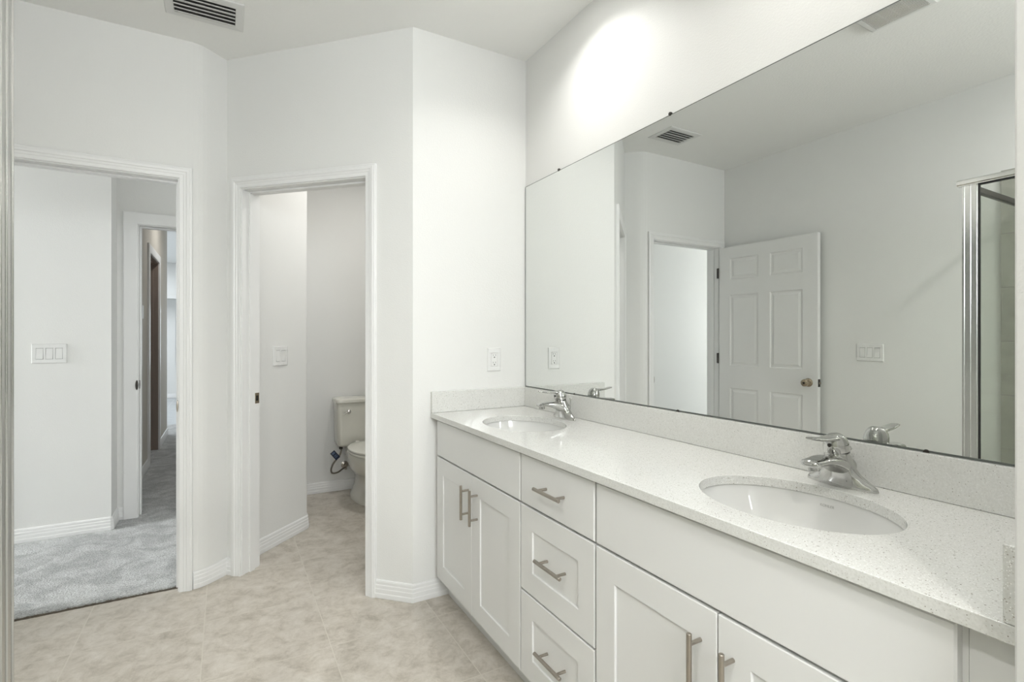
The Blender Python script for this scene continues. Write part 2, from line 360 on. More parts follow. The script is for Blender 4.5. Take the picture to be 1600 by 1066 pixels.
# toilet door: left jamb face, a little in from the room side
plate(jt,(.078+.073,3.046+.073,.929),(s2,s2,0),.030,.057,.002,(s2,-s2,0),KNOBM,lab='brass strike plate let into the white jamb')
plate(jb,(-.205,3.035,.921),(0,1,0),.030,.057,.002,(-1,0,0),DARKM)
bm=bmesh.new(); lathe(bm,(-.211,3.012,.921),(0,-1,0),[(.0005,-.001),(.016,0),(.017,.003),(.015,.006),(.0005,.007)],20)
for v in bm.verts: v.co.z=.921+(v.co.z-.921)*1.7; v.co.x=-.207+(v.co.x+.211)*.28
o=obj('strike_lip',bm,NICKEL,jb,smooth=True); o['label']='curved nickel lip of the strike plate'
plate(jh,(-.524,4.395,.931),(0,1,0),.030,.057,.002,(1,0,0),DARKM)
bm=bmesh.new(); lathe(bm,(-.530,4.343,.931),(0,-1,0),[(.0005,-.001),(.016,0),(.017,.003),(.015,.008),(.0005,.009)],20)
for v in bm.verts: v.co.z=.931+(v.co.z-.931)*2.0; v.co.x=-.533+(v.co.x+.530)*.5
obj('strike_lip',bm,DARKM,jh,smooth=True)

# ------------------------------------------------------------------ baseboards
BPROF=[(.0,0),(.013,0),(.0145,.004),(.0145,.022),(.0125,.026),(.0125,.044),(.0108,.048),(.0108,.062),(.0085,.066),(.0085,.078),(.006,.084),(.0,.086)]
def baseboard(name, pts, side, z0=0):
    """side=+1: board stands to the left of the path"""
    V=[Vector((*p,0)) for p in pts]; n=len(V); offs=[]
    for i in range(n):
        ns=[]
        for a,b in ((i-1,i),(i,i+1)):
            if a>=0 and b<n:
                t=(V[b]-V[a]).normalized(); ns.append(Vector((-t.y,t.x,0))*side)
        if len(ns)==2:
            m_=(ns[0]+ns[1]).normalized(); offs.append(m_/max(.2,m_.dot(ns[0])))
        else: offs.append(ns[0])
    bm=bmesh.new(); loft(bm,[[V[i]+offs[i]*t+Vector((0,0,z0+z)) for t,z in BPROF] for i in range(n)])
    return struct(obj(name,bm,TRIM))
baseboard('baseboard_end',[(.640,2.484),(.779,2.345),(.955,2.345)],-1)
baseboard('baseboard_partition',[(-.142,3.0115),(-.118,3.0165),(-.099,3.025),(-.082,3.036),(-.068,3.0475),(.0075,3.1165)]+[(.034,3.090)],-1)
baseboard('baseboard_toilet_left',[(.122,3.172),(.082,3.212),(.462,3.592),(.470,3.603),(.473,3.618),(.473,4.36),(1.406,4.36),(1.406,2.465)],-1)
baseboard('baseboard_left',[(-1.06,1.16),(-1.06,3.01)],-1)
baseboard('baseboard_bedroom',[(-6.5,4.16),(-.652,4.16),(-.645,4.167),(-.645,4.36),(-.612,4.36)],-1,z0=.012)
baseboard('baseboard_hall',[(-.65,4.48),(-.65,5.965)],-1,z0=.012)
baseboard('baseboard_hall_far',[(-.65,6.945),(-.65,7.85),(-.77,7.85)],-1,z0=.012)
baseboard('baseboard_great_room',[(-4,12.68),(3,12.68)],-1)
# carpet edge strip in the doorway
bm=bmesh.new(); random.seed(4)
N_=60; rings=[]
for i in range(N_+1):
    x=-.985+.78*i/N_; h=.001+random.random()*.004; d=random.random()*.003
    rings.append([Vector((x,3.0525-d,0)),Vector((x,3.055-d,h)),Vector((x,3.064,h+.003)),Vector((x,3.064,0))])
loft(bm,rings)
o=struct(obj('trim_carpet_edge',bm,mat('frayed_backing',(.09,.075,.055),.9,noise=.6,nscale=90)))

# ------------------------------------------------------------------ six panel bedroom door, open against the left wall
DA=Vector((-.962,2.985,0)); DBp=Vector((-.984,2.150,0))      # room-side face, hinge to free edge
def door6():
    d=thing('door_1',(DA.x,DA.y,.015),'white six-panel door standing open against the wall, seen in the mirror','door'); d['kind']='structure'
    u=(DBp-DA).normalized(); nrm=Vector((-u.y,u.x,0));
    if nrm.x<0: nrm=-nrm                                       # towards the room
    Wd=(DBp-DA).length; z0,z1=.015,2.035; T=.035
    # panel grid from the photo
    us=[(.075,.335),(.455,.705)] ; zs=[(.22,.83),(1.02,1.625),(1.755,1.935)]
    k=Wd/.835; us=[(a*k,b*k) for a,b in ((.105,.365),(.465,.725))]
    bm=bmesh.new()
    def pt(a,z,dp): return DA+u*a+nrm*dp+Vector((0,0,z))
    for face,sg in ((0,1),(-T,-1)):
        ul=[0]+[c for p_ in us for c in p_]+[Wd]; zl=[z0]+[c for p_ in zs for c in p_]+[z1]
        for i in range(len(ul)-1):
            for jz in range(len(zl)-1):
                a,b,c,e=ul[i],ul[i+1],zl[jz],zl[jz+1]
                if i%2==1 and jz%2==1:
                    levels=[(0,0),(.006,-.006),(.016,-.007),(.034,-.0015),(.036,-.0015)]
                    prev=None
                    for ins,dp in levels:
                        q=[bm.verts.new(pt(x,z,face+sg*dp)) for x,z in ((a+ins,c+ins),(b-ins,c+ins),(b-ins,e-ins),(a+ins,e-ins))]
                        if prev:
                            for m_ in range(4): bm.faces.new((prev[m_],prev[(m_+1)%4],q[(m_+1)%4],q[m_]))
                        prev=q
                    bm.faces.new(prev)
                else:
                    bm.faces.new([bm.verts.new(pt(x,z,face)) for x,z in ((a,c),(b,c),(b,e),(a,e))])
    for a,b,c,e in ((0,0,z0,z1),(Wd,Wd,z0,z1)): bm.faces.new([bm.verts.new(pt(a,z,dp)) for z,dp in ((c,0),(c,-T),(e,-T),(e,0))])
    for z in (z0,z1): bm.faces.new([bm.verts.new(pt(a,z,dp)) for a,dp in ((0,0),(Wd,0),(Wd,-T),(0,-T))])
    bmesh.ops.remove_doubles(bm,verts=bm.verts,dist=1e-5)
    obj('door_panel',bm,DOORM,d)
    kc=pt(Wd-.067,.925,0)
    bm=bmesh.new(); lathe(bm,kc,nrm,[(.001,0),(.032,0),(.032,.003),(.028,.008),(.016,.011),(.012,.018),(.013,.028),(.022,.034),(.0275,.045),(.026,.056),(.018,.062),(.001,.063)],28)
    kb=obj('door_knob',bm,KNOBM,d,smooth=True); kb['label']='round aged brass knob'
    bm=bmesh.new(); lathe(bm,kc+nrm*.063,nrm,[(.001,-.001),(.008,0),(.008,.002),(.001,.0025)],16); obj('lock_button',bm,DARKM,kb,smooth=True)
    e0=pt(Wd,.925,-T/2)
    def obx(name,c,du,dn,dz,m,par):
        bm=bmesh.new(); v=[bm.verts.new(c+u*a*du/2+nrm*b*dn/2+Vector((0,0,z*dz/2))) for z in (-1,1) for a,b in ((-1,-1),(1,-1),(1,1),(-1,1))]
        for f in ((0,3,2,1),(4,5,6,7),(0,1,5,4),(1,2,6,5),(2,3,7,6),(3,0,4,7)): bm.faces.new([v[i] for i in f])
        return obj(name,bm,m,par)
    lp=obx('latch_plate',e0+u*.001,.003,.026,.057,DARKM,d); lp['label']='dark metal latch plate on the door edge'
    obx('latch_bolt',e0+u*.007,.012,.013,.016,NICKEL,lp)
    for zc in (.25,1.08,1.82):
        bm=bmesh.new(); c=DA-u*.006+nrm*.006+Vector((0,0,zc))
        lathe(bm,c-Vector((0,0,.045)),(0,0,1),[(.001,0),(.0065,0),(.0065,.09),(.001,.09)],12)
        addbox(bm,c.x-.003,c.x+.001,c.y-.004,c.y+.016,zc-.044,zc+.044)
        h=obj('hinge',bm,DARKM,d); h['label']='metal hinge'
    return d
door6()

# ------------------------------------------------------------------ wall plates
def wall_frame(c,u,n):
    c=Vector(c); u=Vector(u).normalized(); n=Vector(n).normalized(); z=Vector((0,0,1))
    def f(a,b,d): return c+u*a+z*b+n*d
    return f
def slab(bm,f,a0,a1,b0,b1,d0,d1,ch=0):
    pts=[f(a,b,d0) for a,b in ((a0,b0),(a1,b0),(a1,b1),(a0,b1))]+[f(a,b,d1) for a,b in ((a0+ch,b0+ch),(a1-ch,b0+ch),(a1-ch,b1-ch),(a0+ch,b1-ch))]
    v=[bm.verts.new(p) for p in pts]
    for q in ((0,3,2,1),(4,5,6,7),(0,1,5,4),(1,2,6,5),(2,3,7,6),(3,0,4,7)): bm.faces.new([v[i] for i in q])
def framed(bm,f,w,h,holes,d0,d1,ch=.002):
    """plate with rectangular cut-outs in one row"""
    hb=holes[0][3]; hb0=holes[0][2]
    slab(bm,f,-w/2,w/2,hb,h/2,d0,d1); slab(bm,f,-w/2,w/2,-h/2,hb0,d0,d1)
    xs=[-w/2]+[x for q in holes for x in (q[0],q[1])]+[w/2]
    for i in range(0,len(xs),2): slab(bm,f,xs[i],xs[i+1],hb0,hb,d0,d1)
    # sloped rim
    r=[[f(a*(w/2+e),b*(h/2+e),d) for a,b in ((-1,-1),(1,-1),(1,1),(-1,1))] for e,d in ((.003,0),(.0028,d1*.5),(0,d1))]
    loft(bm,r,cap=False)
def switch(name,c,u,n,gangs,label,states=None):
    w=.070+.046*(gangs-1); h=.114; f=wall_frame(c,u,n)
    t=thing(name,c,label,'light switch')
    xs=[(i-(gangs-1)/2)*.046 for i in range(gangs)]
    bm=bmesh.new(); framed(bm,f,w,h,[(x-.0175,x+.0175,-.0345,.0345) for x in xs],.001,.006); obj('cover_plate',bm,PLAST,t,bevel=.0008,seg=1)
    for k,x in enumerate(xs):
        up = (states or [1]*gangs)[k]
        bm=bmesh.new()
        a0,a1=x-.0162,x+.0162
        top,bot=(.0045,.0085) if up else (.0085,.0045)
        ring=[(a0,-.033,bot),(a0,0,.0055),(a0,.033,top)]
        L_=[bm.verts.new(f(a0,b,d)) for _,b,d in ring]; R_=[bm.verts.new(f(a1,b,d)) for _,b,d in ring]
        L0=[bm.verts.new(f(a0,b,.001)) for b in (-.033,.033)]; R0=[bm.verts.new(f(a1,b,.001)) for b in (-.033,.033)]
        bm.faces.new((L_[0],R_[0],R_[1],L_[1])); bm.faces.new((L_[1],R_[1],R_[2],L_[2]))
        bm.faces.new((L0[0],R0[0],R_[0],L_[0])); bm.faces.new((L_[2],R_[2],R0[1],L0[1]))
        bm.faces.new((L0[0],L_[0],L_[1],L_[2],L0[1])); bm.faces.new((R0[1],R_[2],R_[1],R_[0],R0[0])); bm.faces.new((L0[1],R0[1],R0[0],L0[0]))
        obj('rocker',bm,PLAST,t)
        bm=bmesh.new(); slab(bm,f,x-.0175,x+.0175,-.0345,.0345,.0003,.0012); obj('rocker_gap',bm,PLASTG,t)
    for x in xs:
        for b in (-.048,.048):
            bm=bmesh.new(); lathe(bm,f(x,b,.006),n,[(.0005,-.001),(.003,0),(.0026,.001),(.0005,.0012)],10)
            obj('screw',bm,PLAST,t)
    return t
switch('light_switch',(-.950,4.16,1.161),(1,0,0),(0,-1,0),3,'three-gang white rocker switch on the bedroom wall seen through the left doorway')
switch('light_switch',(.2945-.0,3.4245,1.148),(s2,s2,0),(s2,-s2,0),2,'two-gang white rocker switch on the toilet room wall beside its doorway',[1,0])
switch('light_switch',(-1.06,1.838,1.157),(0,1,0),(1,0,0),3,'three-gang white rocker switch seen in the mirror beside the shower frame',[1,1,0])
switch('light_switch',(-.65,5.62,1.49),(0,1,0),(1,0,0),1,'small white wall switch on the beige hall wall before the dark closet opening')
def outlet():
    c=(1.2135,2.345,1.147); f=wall_frame(c,(1,0,0),(0,-1,0))
    t=thing('electrical_outlet',c,'white duplex outlet on the end wall above the far sink splash','outlet')
    bm=bmesh.new(); framed(bm,f,.070,.114,[(-.0175,.0175,-.0345,.0345)],.001,.006); obj('cover_plate',bm,PLAST,t,bevel=.0008,seg=1)
    bm=bmesh.new(); slab(bm,f,-.0168,.0168,-.034,.034,.001,.0065,.0008); r=obj('receptacle',bm,PLAST,t)
    for b in (-.019,.019):
        for a0,a1 in ((-.0075,-.0055),(.0055,.0075)):
            bm=bmesh.new(); slab(bm,f,a0,a1,b,b+.008,.0063,.0068); obj('slot',bm,PLASTG,r)
        bm=bmesh.new(); lathe(bm,f(0,b-.007,.0063),(0,-1,0),[(.0002,0),(.0036,0),(.0036,.0006),(.0002,.0006)],12)
        obj('ground_hole',bm,PLASTG,r)
    for b in (-.048,.048):
        bm=bmesh.new(); lathe(bm,f(0,b,.006),(0,-1,0),[(.0005,-.001),(.003,0),(.0026,.001),(.0005,.0012)],10)
        obj('screw',bm,PLAST,t)
outlet()

# ------------------------------------------------------------------ mirror
t=thing('wall_mirror',(1.403,1.29,1.0),'large frameless mirror along the vanity wall above the quartz splash','mirror')
MY0,MY1=.242,2.335
obj('silvered_glass', B((MX,MX+.0005,MY0,MY1,1.0005,2.066)), MIRROR, t)
e=obj('edge_and_gap_shade', B((MX+.0005,1.4058,MY0,MY1,1.0005,2.066),(MX,1.4058,MY1,MY1+.005,1.0005,2.066),(MX-.0004,1.4058,MY0,MY1,.9990,1.0038),(MX-.0002,1.4058,MY0,MY1,2.0645,2.067)), MEDGE, t)  # glass edge; the wide side strip paints the dark gap at the corner
e['label']='dark green-grey polished glass edge, with a dark strip painted in for the corner gap'
def clip(y,z,up):
    bm=bmesh.new(); s=1 if up else -1
    lathe(bm,(1.4055,y,z+.004*s),(-1,0,0),[(.0005,0),(.0068,0),(.0068,.0065),(.0058,.0085),(.0005,.009)],20)
    c=obj('mirror_clip',bm,DARKM,t,smooth=True); c['label']='small dark mirror clip'
for y in (2.026,1.321,.45): clip(y,2.066,True)
for y in (1.90,1.285,.55): clip(y,1.003,False)

# ------------------------------------------------------------------ vanity cabinets
FX=.883; CY1=2.343
def shaker(bm,y0,y1,z0,z1,st=.076,x=FX,T=.019,rec=.006):
    """recessed panel front facing -X"""
    lv=[(0,T),(0,.0015),(.0015,0),(st-.0012,0),(st,.0012),(st+.0006,rec),(st+.002,rec)]
    R=[]
    for ins,d in lv: R.append([bm.verts.new((x+d,a,b)) for a,b in ((y0+ins,z0+ins),(y1-ins,z0+ins),(y1-ins,z1-ins),(y0+ins,z1-ins))])
    bm.faces.new(R[0]);
    for a,b in zip(R,R[1:]):
        for k in range(4): bm.faces.new((a[k],a[(k+1)%4],b[(k+1)%4],b[k]))
    bm.faces.new(R[-1])
def flatfront(bm,y0,y1,z0,z1,x=FX,T=.019):
    lv=[(0,T),(0,.003),(.003,0)]; R=[]
    for ins,d in lv: R.append([bm.verts.new((x+d,a,b)) for a,b in ((y0+ins,z0+ins),(y1-ins,z0+ins),(y1-ins,z1-ins),(y0+ins,z1-ins))])
    bm.faces.new(R[0])
    for a,b in zip(R,R[1:]):
        for k in range(4): bm.faces.new((a[k],a[(k+1)%4],b[(k+1)%4],b[k]))
    bm.faces.new(R[-1])
def pull(parent,y,z,horiz,ln=.142,sp=.096):
    bx=.848; bm=bmesh.new()
    d=Vector((0,1,0)) if horiz else Vector((0,0,1)); c=Vector((bx,y,z))
    lathe(bm,c-d*ln/2,d,[(.001,0),(.0048,0),(.0058,.001),(.0058,ln-.001),(.0048,ln),(.001,ln)],16)
    o=obj('bar',bm,NICKEL,None) if False else None
    for s in (-1,1): lathe(bm,c+d*s*sp/2,(1,0,0),[(.001,0),(.0045,0),(.0045,FX-bx),(.001,FX-bx)],12)
    h=obj('bar_pull',bm,NICKEL,parent,smooth=True); h['label']='brushed nickel bar pull'
    return h
ZT,ZG0,ZG1,ZB=.866,.700,.693,.114
def carcass(bm,y0,y1):
    x0=FX+.0192
    addbox(bm,x0,1.404,y0,y0+.016,.114,.872); addbox(bm,x0,1.404,y1-.016,y1,.114,.872)
    addbox(bm,x0,1.404,y0+.016,y1-.016,.114,.13); addbox(bm,1.39,1.404,y0+.016,y1-.016,.13,.872)
    addbox(bm,x0,x0+.018,y0+.016,y1-.016,.684,.712); addbox(bm,x0,x0+.018,y0+.016,y1-.016,.852,.872)
def toekick(parent,y0,y1):
    obj('toe_kick', B((.955,.975,y0,y1,0,.114)), CAB, parent)
far=thing('vanity_cabinet',(1.14,1.92,0),'far white shaker vanity cabinet with two doors, next to the end wall','cabinet','white vanity cabinets under the quartz top')
bm=bmesh.new(); carcass(bm,1.507,2.315); addbox(bm,.9022,.920,2.300,2.343,.114,.872); addbox(bm,FX+.0192,FX+.037,2.26,2.3,.13,.852); addbox(bm,FX+.0192,FX+.037,1.523,1.56,.13,.852)
obj('body',bm,CAB,far); toekick(far,1.507,2.343)
bm=bmesh.new(); flatfront(bm,1.513,2.297,ZG0,ZT); obj('false_front',bm,CAB,far)
for y0,y1,hy in ((1.9065,2.297,1.936),(1.513,1.9035,1.851)):
    bm=bmesh.new(); shaker(bm,y0,y1,ZB+.003,ZG1); dd=obj('cabinet_door',bm,CAB,far); pull(dd,hy,.578,False)
dr=thing('drawer_cabinet',(1.14,1.30,0),'white three-drawer cabinet between the two sink cabinets','cabinet','white vanity cabinets under the quartz top')
bm=bmesh.new(); carcass(bm,1.103,1.506)
addbox(bm,FX+.0192,FX+.037,1.119,1.49,.39,.42)
obj('body',bm,CAB,dr); toekick(dr,1.103,1.506)
bm=bmesh.new(); flatfront(bm,1.107,1.505,ZG0,ZT); dd=obj('drawer',bm,CAB,dr); pull(dd,1.298,.783,True)
for z0,z1,hz in ((.407,ZG1,.557),(ZB+.003,.4,.266)):
    bm=bmesh.new(); shaker(bm,1.107,1.505,z0,z1,st=.074); dd=obj('drawer',bm,CAB,dr); pull(dd,1.292,hz,True)
near=thing('vanity_cabinet',(1.14,.70,0),'near white shaker vanity cabinet with tall bar pulls, closest to the camera','cabinet','white vanity cabinets under the quartz top')
bm=bmesh.new(); carcass(bm,.305,1.102); addbox(bm,FX+.0192,FX+.037,.321,.345,.13,.852)
obj('body',bm,CAB,near); toekick(near,.24,1.102)
bm=bmesh.new(); flatfront(bm,.312,1.099,ZG0,ZT); obj('false_front',bm,CAB,near)
for y0,y1,hy in ((.707,1.099,.748),(.312,.704,.668)):
    bm=bmesh.new(); shaker(bm,y0,y1,ZB+.003,ZG1); dd=obj('cabinet_door',bm,CAB,near); pull(dd,hy,.570,False)
obj('filler_strip', B((.9022,.920,.240,.3045,.114,.872)), CAB, near)

# ------------------------------------------------------------------ quartz top with two oval cut-outs
SINKS=((1.108,1.866),(1.110,.690)); SA,SB=.163,.214; TZ0,TZ1=.873,.897
def top():
    bm=bmesh.new(); x0,x1,y0,y1=.8665,1.405,.2395,2.3435; n=64
    def surf(z,flip):
        # split in two halves, bridge rectangle ring to oval
        mid=(SINKS[0][1]+SINKS[1][1])/2; out=[]
        for (cx,cy),(ya,yb) in ((SINKS[0],(mid,y1)),(SINKS[1],(y0,mid))):
            inner=[];outer=[]
            for k in range(n):
                a=2*math.pi*(k+.5)/n; c,s=math.cos(a),math.sin(a)
                inner.append(bm.verts.new((cx+SA*c,cy+SB*s,z)))
                tx=((x1-cx)/c if c>0 else (x0-cx)/c); ty=((yb-cy)/s if s>0 else (ya-cy)/s); t_=min(tx,ty)
                outer.append(Vector((cx+t_*c,cy+t_*s,z)))
            # snap nearest samples to rectangle corners
            for X in (x0,x1):
                for Y in (ya,yb):
                    i=min(range(n),key=lambda q:(outer[q]-Vector((X,Y,z))).length); outer[i]=Vector((X,Y,z))
            O=[bm.verts.new(p) for p in outer]
            for k in range(n):
                f=(inner[k],O[k],O[(k+1)%n],inner[(k+1)%n]); bm.faces.new(f)
            out.append((inner,O))
        return out
    a=surf(TZ1,0); b=surf(TZ0,1)
    for (i1,o1),(i0,o0) in zip(a,b):
        for k in range(n): bm.faces.new((i1[k],i1[(k+1)%n],i0[(k+1)%n],i0[k]))
        for k in range(n):
            p,q=o1[k].co,o1[(k+1)%n].co; mid=(SINKS[0][1]+SINKS[1][1])/2
            if abs(p.y-mid)<1e-5 and abs(q.y-mid)<1e-5: continue
            bm.faces.new((o1[k],o1[(k+1)%n],o0[(k+1)%n],o0[k]))
    bmesh.ops.remove_doubles(bm,verts=bm.verts,dist=1e-5)
    return bm
tag(obj('countertop',top(),QUARTZ,bevel=.0015,seg=2),'white speckled quartz vanity top with two oval sink cut-outs','countertop')
tag(obj('backsplash',B((1.386,1.4055,.2605,2.322,.8973,.9985)),QUARTZ,bevel=.0015,seg=1),'long speckled quartz splash running under the mirror','backsplash')
tag(obj('side_splash',B((.8675,1.405,2.323,2.3445,.8973,.9985)),QUARTZ,bevel=.0015,seg=1),'short quartz side splash against the end wall at the far end of the counter','backsplash','quartz side splashes')
tag(obj('side_splash',B((.8675,1.405,.239,.2595,.8973,.9985)),QUARTZ,bevel=.0015,seg=1),'short quartz side splash at the near right end of the counter','backsplash','quartz side splashes')

def sink(cx,cy,label,mark):
    t=thing('undermount_sink',(cx,cy,.73),label,'sink','undermount oval sinks')
    bm=bmesh.new(); rings=[]
    prof=[(1.10,.8725),(1.02,.8725),(1.015,.868),(.995,.85),(.95,.82),(.87,.785),(.74,.757),(.55,.742),(.30,.735),(.13,.733)]
    for s,z in prof: rings.append(oval(cx,cy,(SA)*s,(SB)*s,z,48))
    out=[(.14,.722),(.55,.730),(.80,.748),(.95,.79),(1.04,.84),(1.10,.862)]
    full=rings+[oval(cx,cy,SA*s,SB*s,z,48) for s,z in out]
    R=[[bm.verts.new(p) for p in r] for r in full]
    for i in range(len(R)):
        a,b=R[i],R[(i+1)%len(R)]
        for k in range(48): bm.faces.new((a[k],a[(k+1)%48],b[(k+1)%48],b[k]))
    obj('bowl',bm,PORC,t,smooth=True)
    bm=bmesh.new(); lathe(bm,(cx,cy,.7245),(0,0,1),[(.001,0),(.0235,0),(.0235,.0095),(.019,.0105),(.017,.008),(.001,.008)],28)
    d=obj('drain',bm,CHROME,t,smooth=True)
    bm=bmesh.new(); lathe(bm,(cx,cy,.7335),(0,0,1),[(.001,0),(.014,0),(.015,.004),(.001,.007)],24); obj('drain_stopper',bm,CHROME,d,smooth=True)
    # overflow slot on the wall side
    bm=bmesh.new(); lathe(bm,(cx-SA*.90,cy,.806),(1,0,.6),[(.001,0),(.009,0),(.009,.002),(.001,.002)],16); obj('overflow_hole',bm,PLASTG,t)
    return t
sink(*SINKS[0],'far white oval undermount sink, nearer the end wall',False)
s_near=sink(*SINKS[1],'near white oval undermount sink with faint maker lettering on its inner back wall',True)
# faint lettering fired on the near bowl
try:
    cu=bpy.data.curves.new('lettering','FONT'); cu.body='KOHLER'; cu.size=.0088; cu.extrude=.0002; cu.align_x='CENTER'; cu.align_y='CENTER'
    to=bpy.data.objects.new('lettering_source',cu); sc.collection.objects.link(to)
    dg=bpy.context.evaluated_depsgraph_get(); me=bpy.data.meshes.new_from_object(to.evaluated_get(dg))
    bpy.data.objects.remove(to)
    # text plane: reads along -Y (left to right as seen), up = up the bowl wall, facing -X/+Z
    ex=Vector((0,-1,0)); ey=Vector((.22,0,.975)).normalized(); ez=ex.cross(ey)
    M_=Matrix((( ex.x,ey.x,ez.x,0),(ex.y,ey.y,ez.y,0),(ex.z,ey.z,ez.z,0),(0,0,0,1)))
    org=Vector(s_near['_org'])
    LPOS=Vector((1.110+SA*.990,.700,.853))
    me.transform(Matrix.Translation(LPOS-org)@M_)
    me.materials.clear(); me.materials.append(mat('fired_grey_print',(.40,.40,.38),.4))
    o=bpy.data.objects.new('lettering',me); sc.collection.objects.link(o); o.parent=s_near; o['_org']=s_near['_org']; o['label']='small grey maker lettering'
except Exception as ex_: print('lettering',ex_)

# ------------------------------------------------------------------ faucets (single lever, centerset)
def superring(c,u,v,ru,rv,n=24,p=2.3):
    out=[]
    for k in range(n):
        a=2*math.pi*k/n; cc,ss=math.cos(a),math.sin(a)
        out.append(c+u*ru*math.copysign(abs(cc)**(2/p),cc)+v*rv*math.copysign(abs(ss)**(2/p),ss))
    return out
def faucet(cy,label,twist=0):
    fx=1.328; z0=.897
    t=thing('faucet',(fx,cy,z0),label,'faucet','chrome single-lever faucets')
    X=Vector((1,0,0)); Y=Vector((0,1,0)); Z=Vector((0,0,1))
    # flared body: pointed wings along the counter rising into a forward leaning column
    bm=bmesh.new(); rings=[]
    for z,ry,rx,p,ox in ((.0002,.0835,.0265,1.6,0),(.004,.0840,.0272,1.6,0),(.010,.0810,.0268,1.65,0),(.017,.0700,.0262,1.7,-.001),(.025,.0580,.0262,1.8,-.002),(.034,.0465,.0268,1.9,-.004),(.045,.0385,.0275,2,-.007),(.057,.0335,.0280,2.1,-.011),(.068,.0305,.0275,2.1,-.015),(.078,.0285,.0262,2.1,-.018),(.084,.0265,.0245,2,-.020),(.085,.0200,.0200,2,-.020)):
        rings.append(superring(Vector((fx+ox,cy,z0+z)),X,Y,rx,ry,44,p))
    loft(bm,rings); obj('base_body',bm,CHROME,t,smooth=True)
    # spout: broad and deep at the body, arching forward to a blunt rounded tip
    bm=bmesh.new(); path=spline([(fx+.002,cy,z0+.046),(fx-.022,cy,z0+.054),(fx-.050,cy,z0+.0635),(fx-.080,cy,z0+.0695),(fx-.108,cy,z0+.0705),(fx-.130,cy,z0+.0690)],6)
    m=len(path); rings=[]
    for i,p_ in enumerate(path):
        tt=(path[min(i+1,m-1)]-path[max(i-1,0)]).normalized(); v=tt.cross(Y).normalized(); f=i/(m-1)
        rings.append(superring(p_,Y,v,.0345-.0115*f,.0270-.0180*min(1,f*1.25)**.75,28,2.5))
    end=path[-1]; tt=Vector((-1,0,-.1)).normalized()
    for d_,a_,b_ in ((.005,.0205,.0082),(.0085,.0160,.0066),(.0105,.009,.003)): rings.append(superring(end+tt*d_,Y,Vector((0,0,1)),a_,b_,28,2.5))
    loft(bm,rings); sp=obj('spout',bm,CHROME,t,smooth=True)
    bm=bmesh.new(); lathe(bm,(fx-.119,cy,z0+.0515),(0,0,1),[(.001,0),(.0120,0),(.0130,.003),(.0130,.014),(.001,.014)],24)
    obj('aerator',bm,CHROME,sp,smooth=True)
    bm=bmesh.new(); lathe(bm,(fx-.119,cy,z0+.0512),(0,0,1),[(.001,0),(.0095,0),(.0095,.001),(.001,.001)],20); obj('aerator_screen',bm,BLACK,sp)
    # bell shaped handle, tipped forward, with a flat lever running from its crown
    bm=bmesh.new(); rings=[]; ax=Vector((-.22,0,1)).normalized(); sx=Vector((1,0,.22)).normalized(); hb=Vector((fx-.0205,cy,z0+.0880))
    for h,r in ((0,.0250),(.001,.0270),(.008,.0275),(.018,.0268),(.028,.0243),(.036,.0200),(.041,.0135),(.0425,.004)):
        rings.append(superring(hb+ax*h,sx,Y,r,r*1.04,28,2))
    loft(bm,rings); h=obj('handle',bm,CHROME,t,smooth=True)
    bm=bmesh.new(); d=Vector((-math.cos(twist),math.sin(twist),0)); base=Vector((fx-.022,cy,z0+.1205)); w=Vector((-d.y,d.x,0))
    rings=[]
    for s,dz,ww,th in ((0,-.002,.017,.006),(.018,.000,.0190,.0065),(.034,.000,.0185,.0058),(.055,.000,.0165,.0046),(.075,.0018,.0150,.0040),(.092,.0045,.0142,.0038),(.104,.0065,.0125,.0034),(.110,.0075,.008,.002)):
        rings.append(superring(base+d*s+Z*dz,w,Z,ww,th,20,2.4))
    loft(bm,rings); obj('lever',bm,CHROME,h,smooth=True)
    bm=bmesh.new(); lathe(bm,(fx-.0505,cy,z0+.104),(-1,0,-.1),[(.0005,0),(.0045,0),(.0045,.0025),(.0005,.003)],14); obj('gap_shade_dot',bm,DARKM,h)  # dark dot painted in as the shaded gap below the lever
    bm=bmesh.new(); loft(bm,[superring(Vector((fx-.020,cy,z0+.0835)),X,Y,.0240,.0255,28,2),superring(hb+ax*.0005,sx,Y,.0245,.0255,28,2)])
    obj('handle_gap',bm,BLACK,t)
    # pop-up rod behind
    bm=bmesh.new(); tube(bm,[(fx+.030,cy-.002,z0+.02),(fx+.033,cy-.002,z0+.085)],.0022,8); lathe(bm,(fx+.033,cy-.002,z0+.083),(0,0,1),[(.0005,0),(.0045,.001),(.0055,.005),(.003,.010),(.0005,.011)],12)
    obj('lift_rod',bm,CHROME,t,smooth=True)
faucet(1.878,'chrome single-lever faucet behind the far sink, in front of the mirror',.05)
faucet(.697,'chrome single-lever faucet behind the near sink, in front of the mirror',.02)

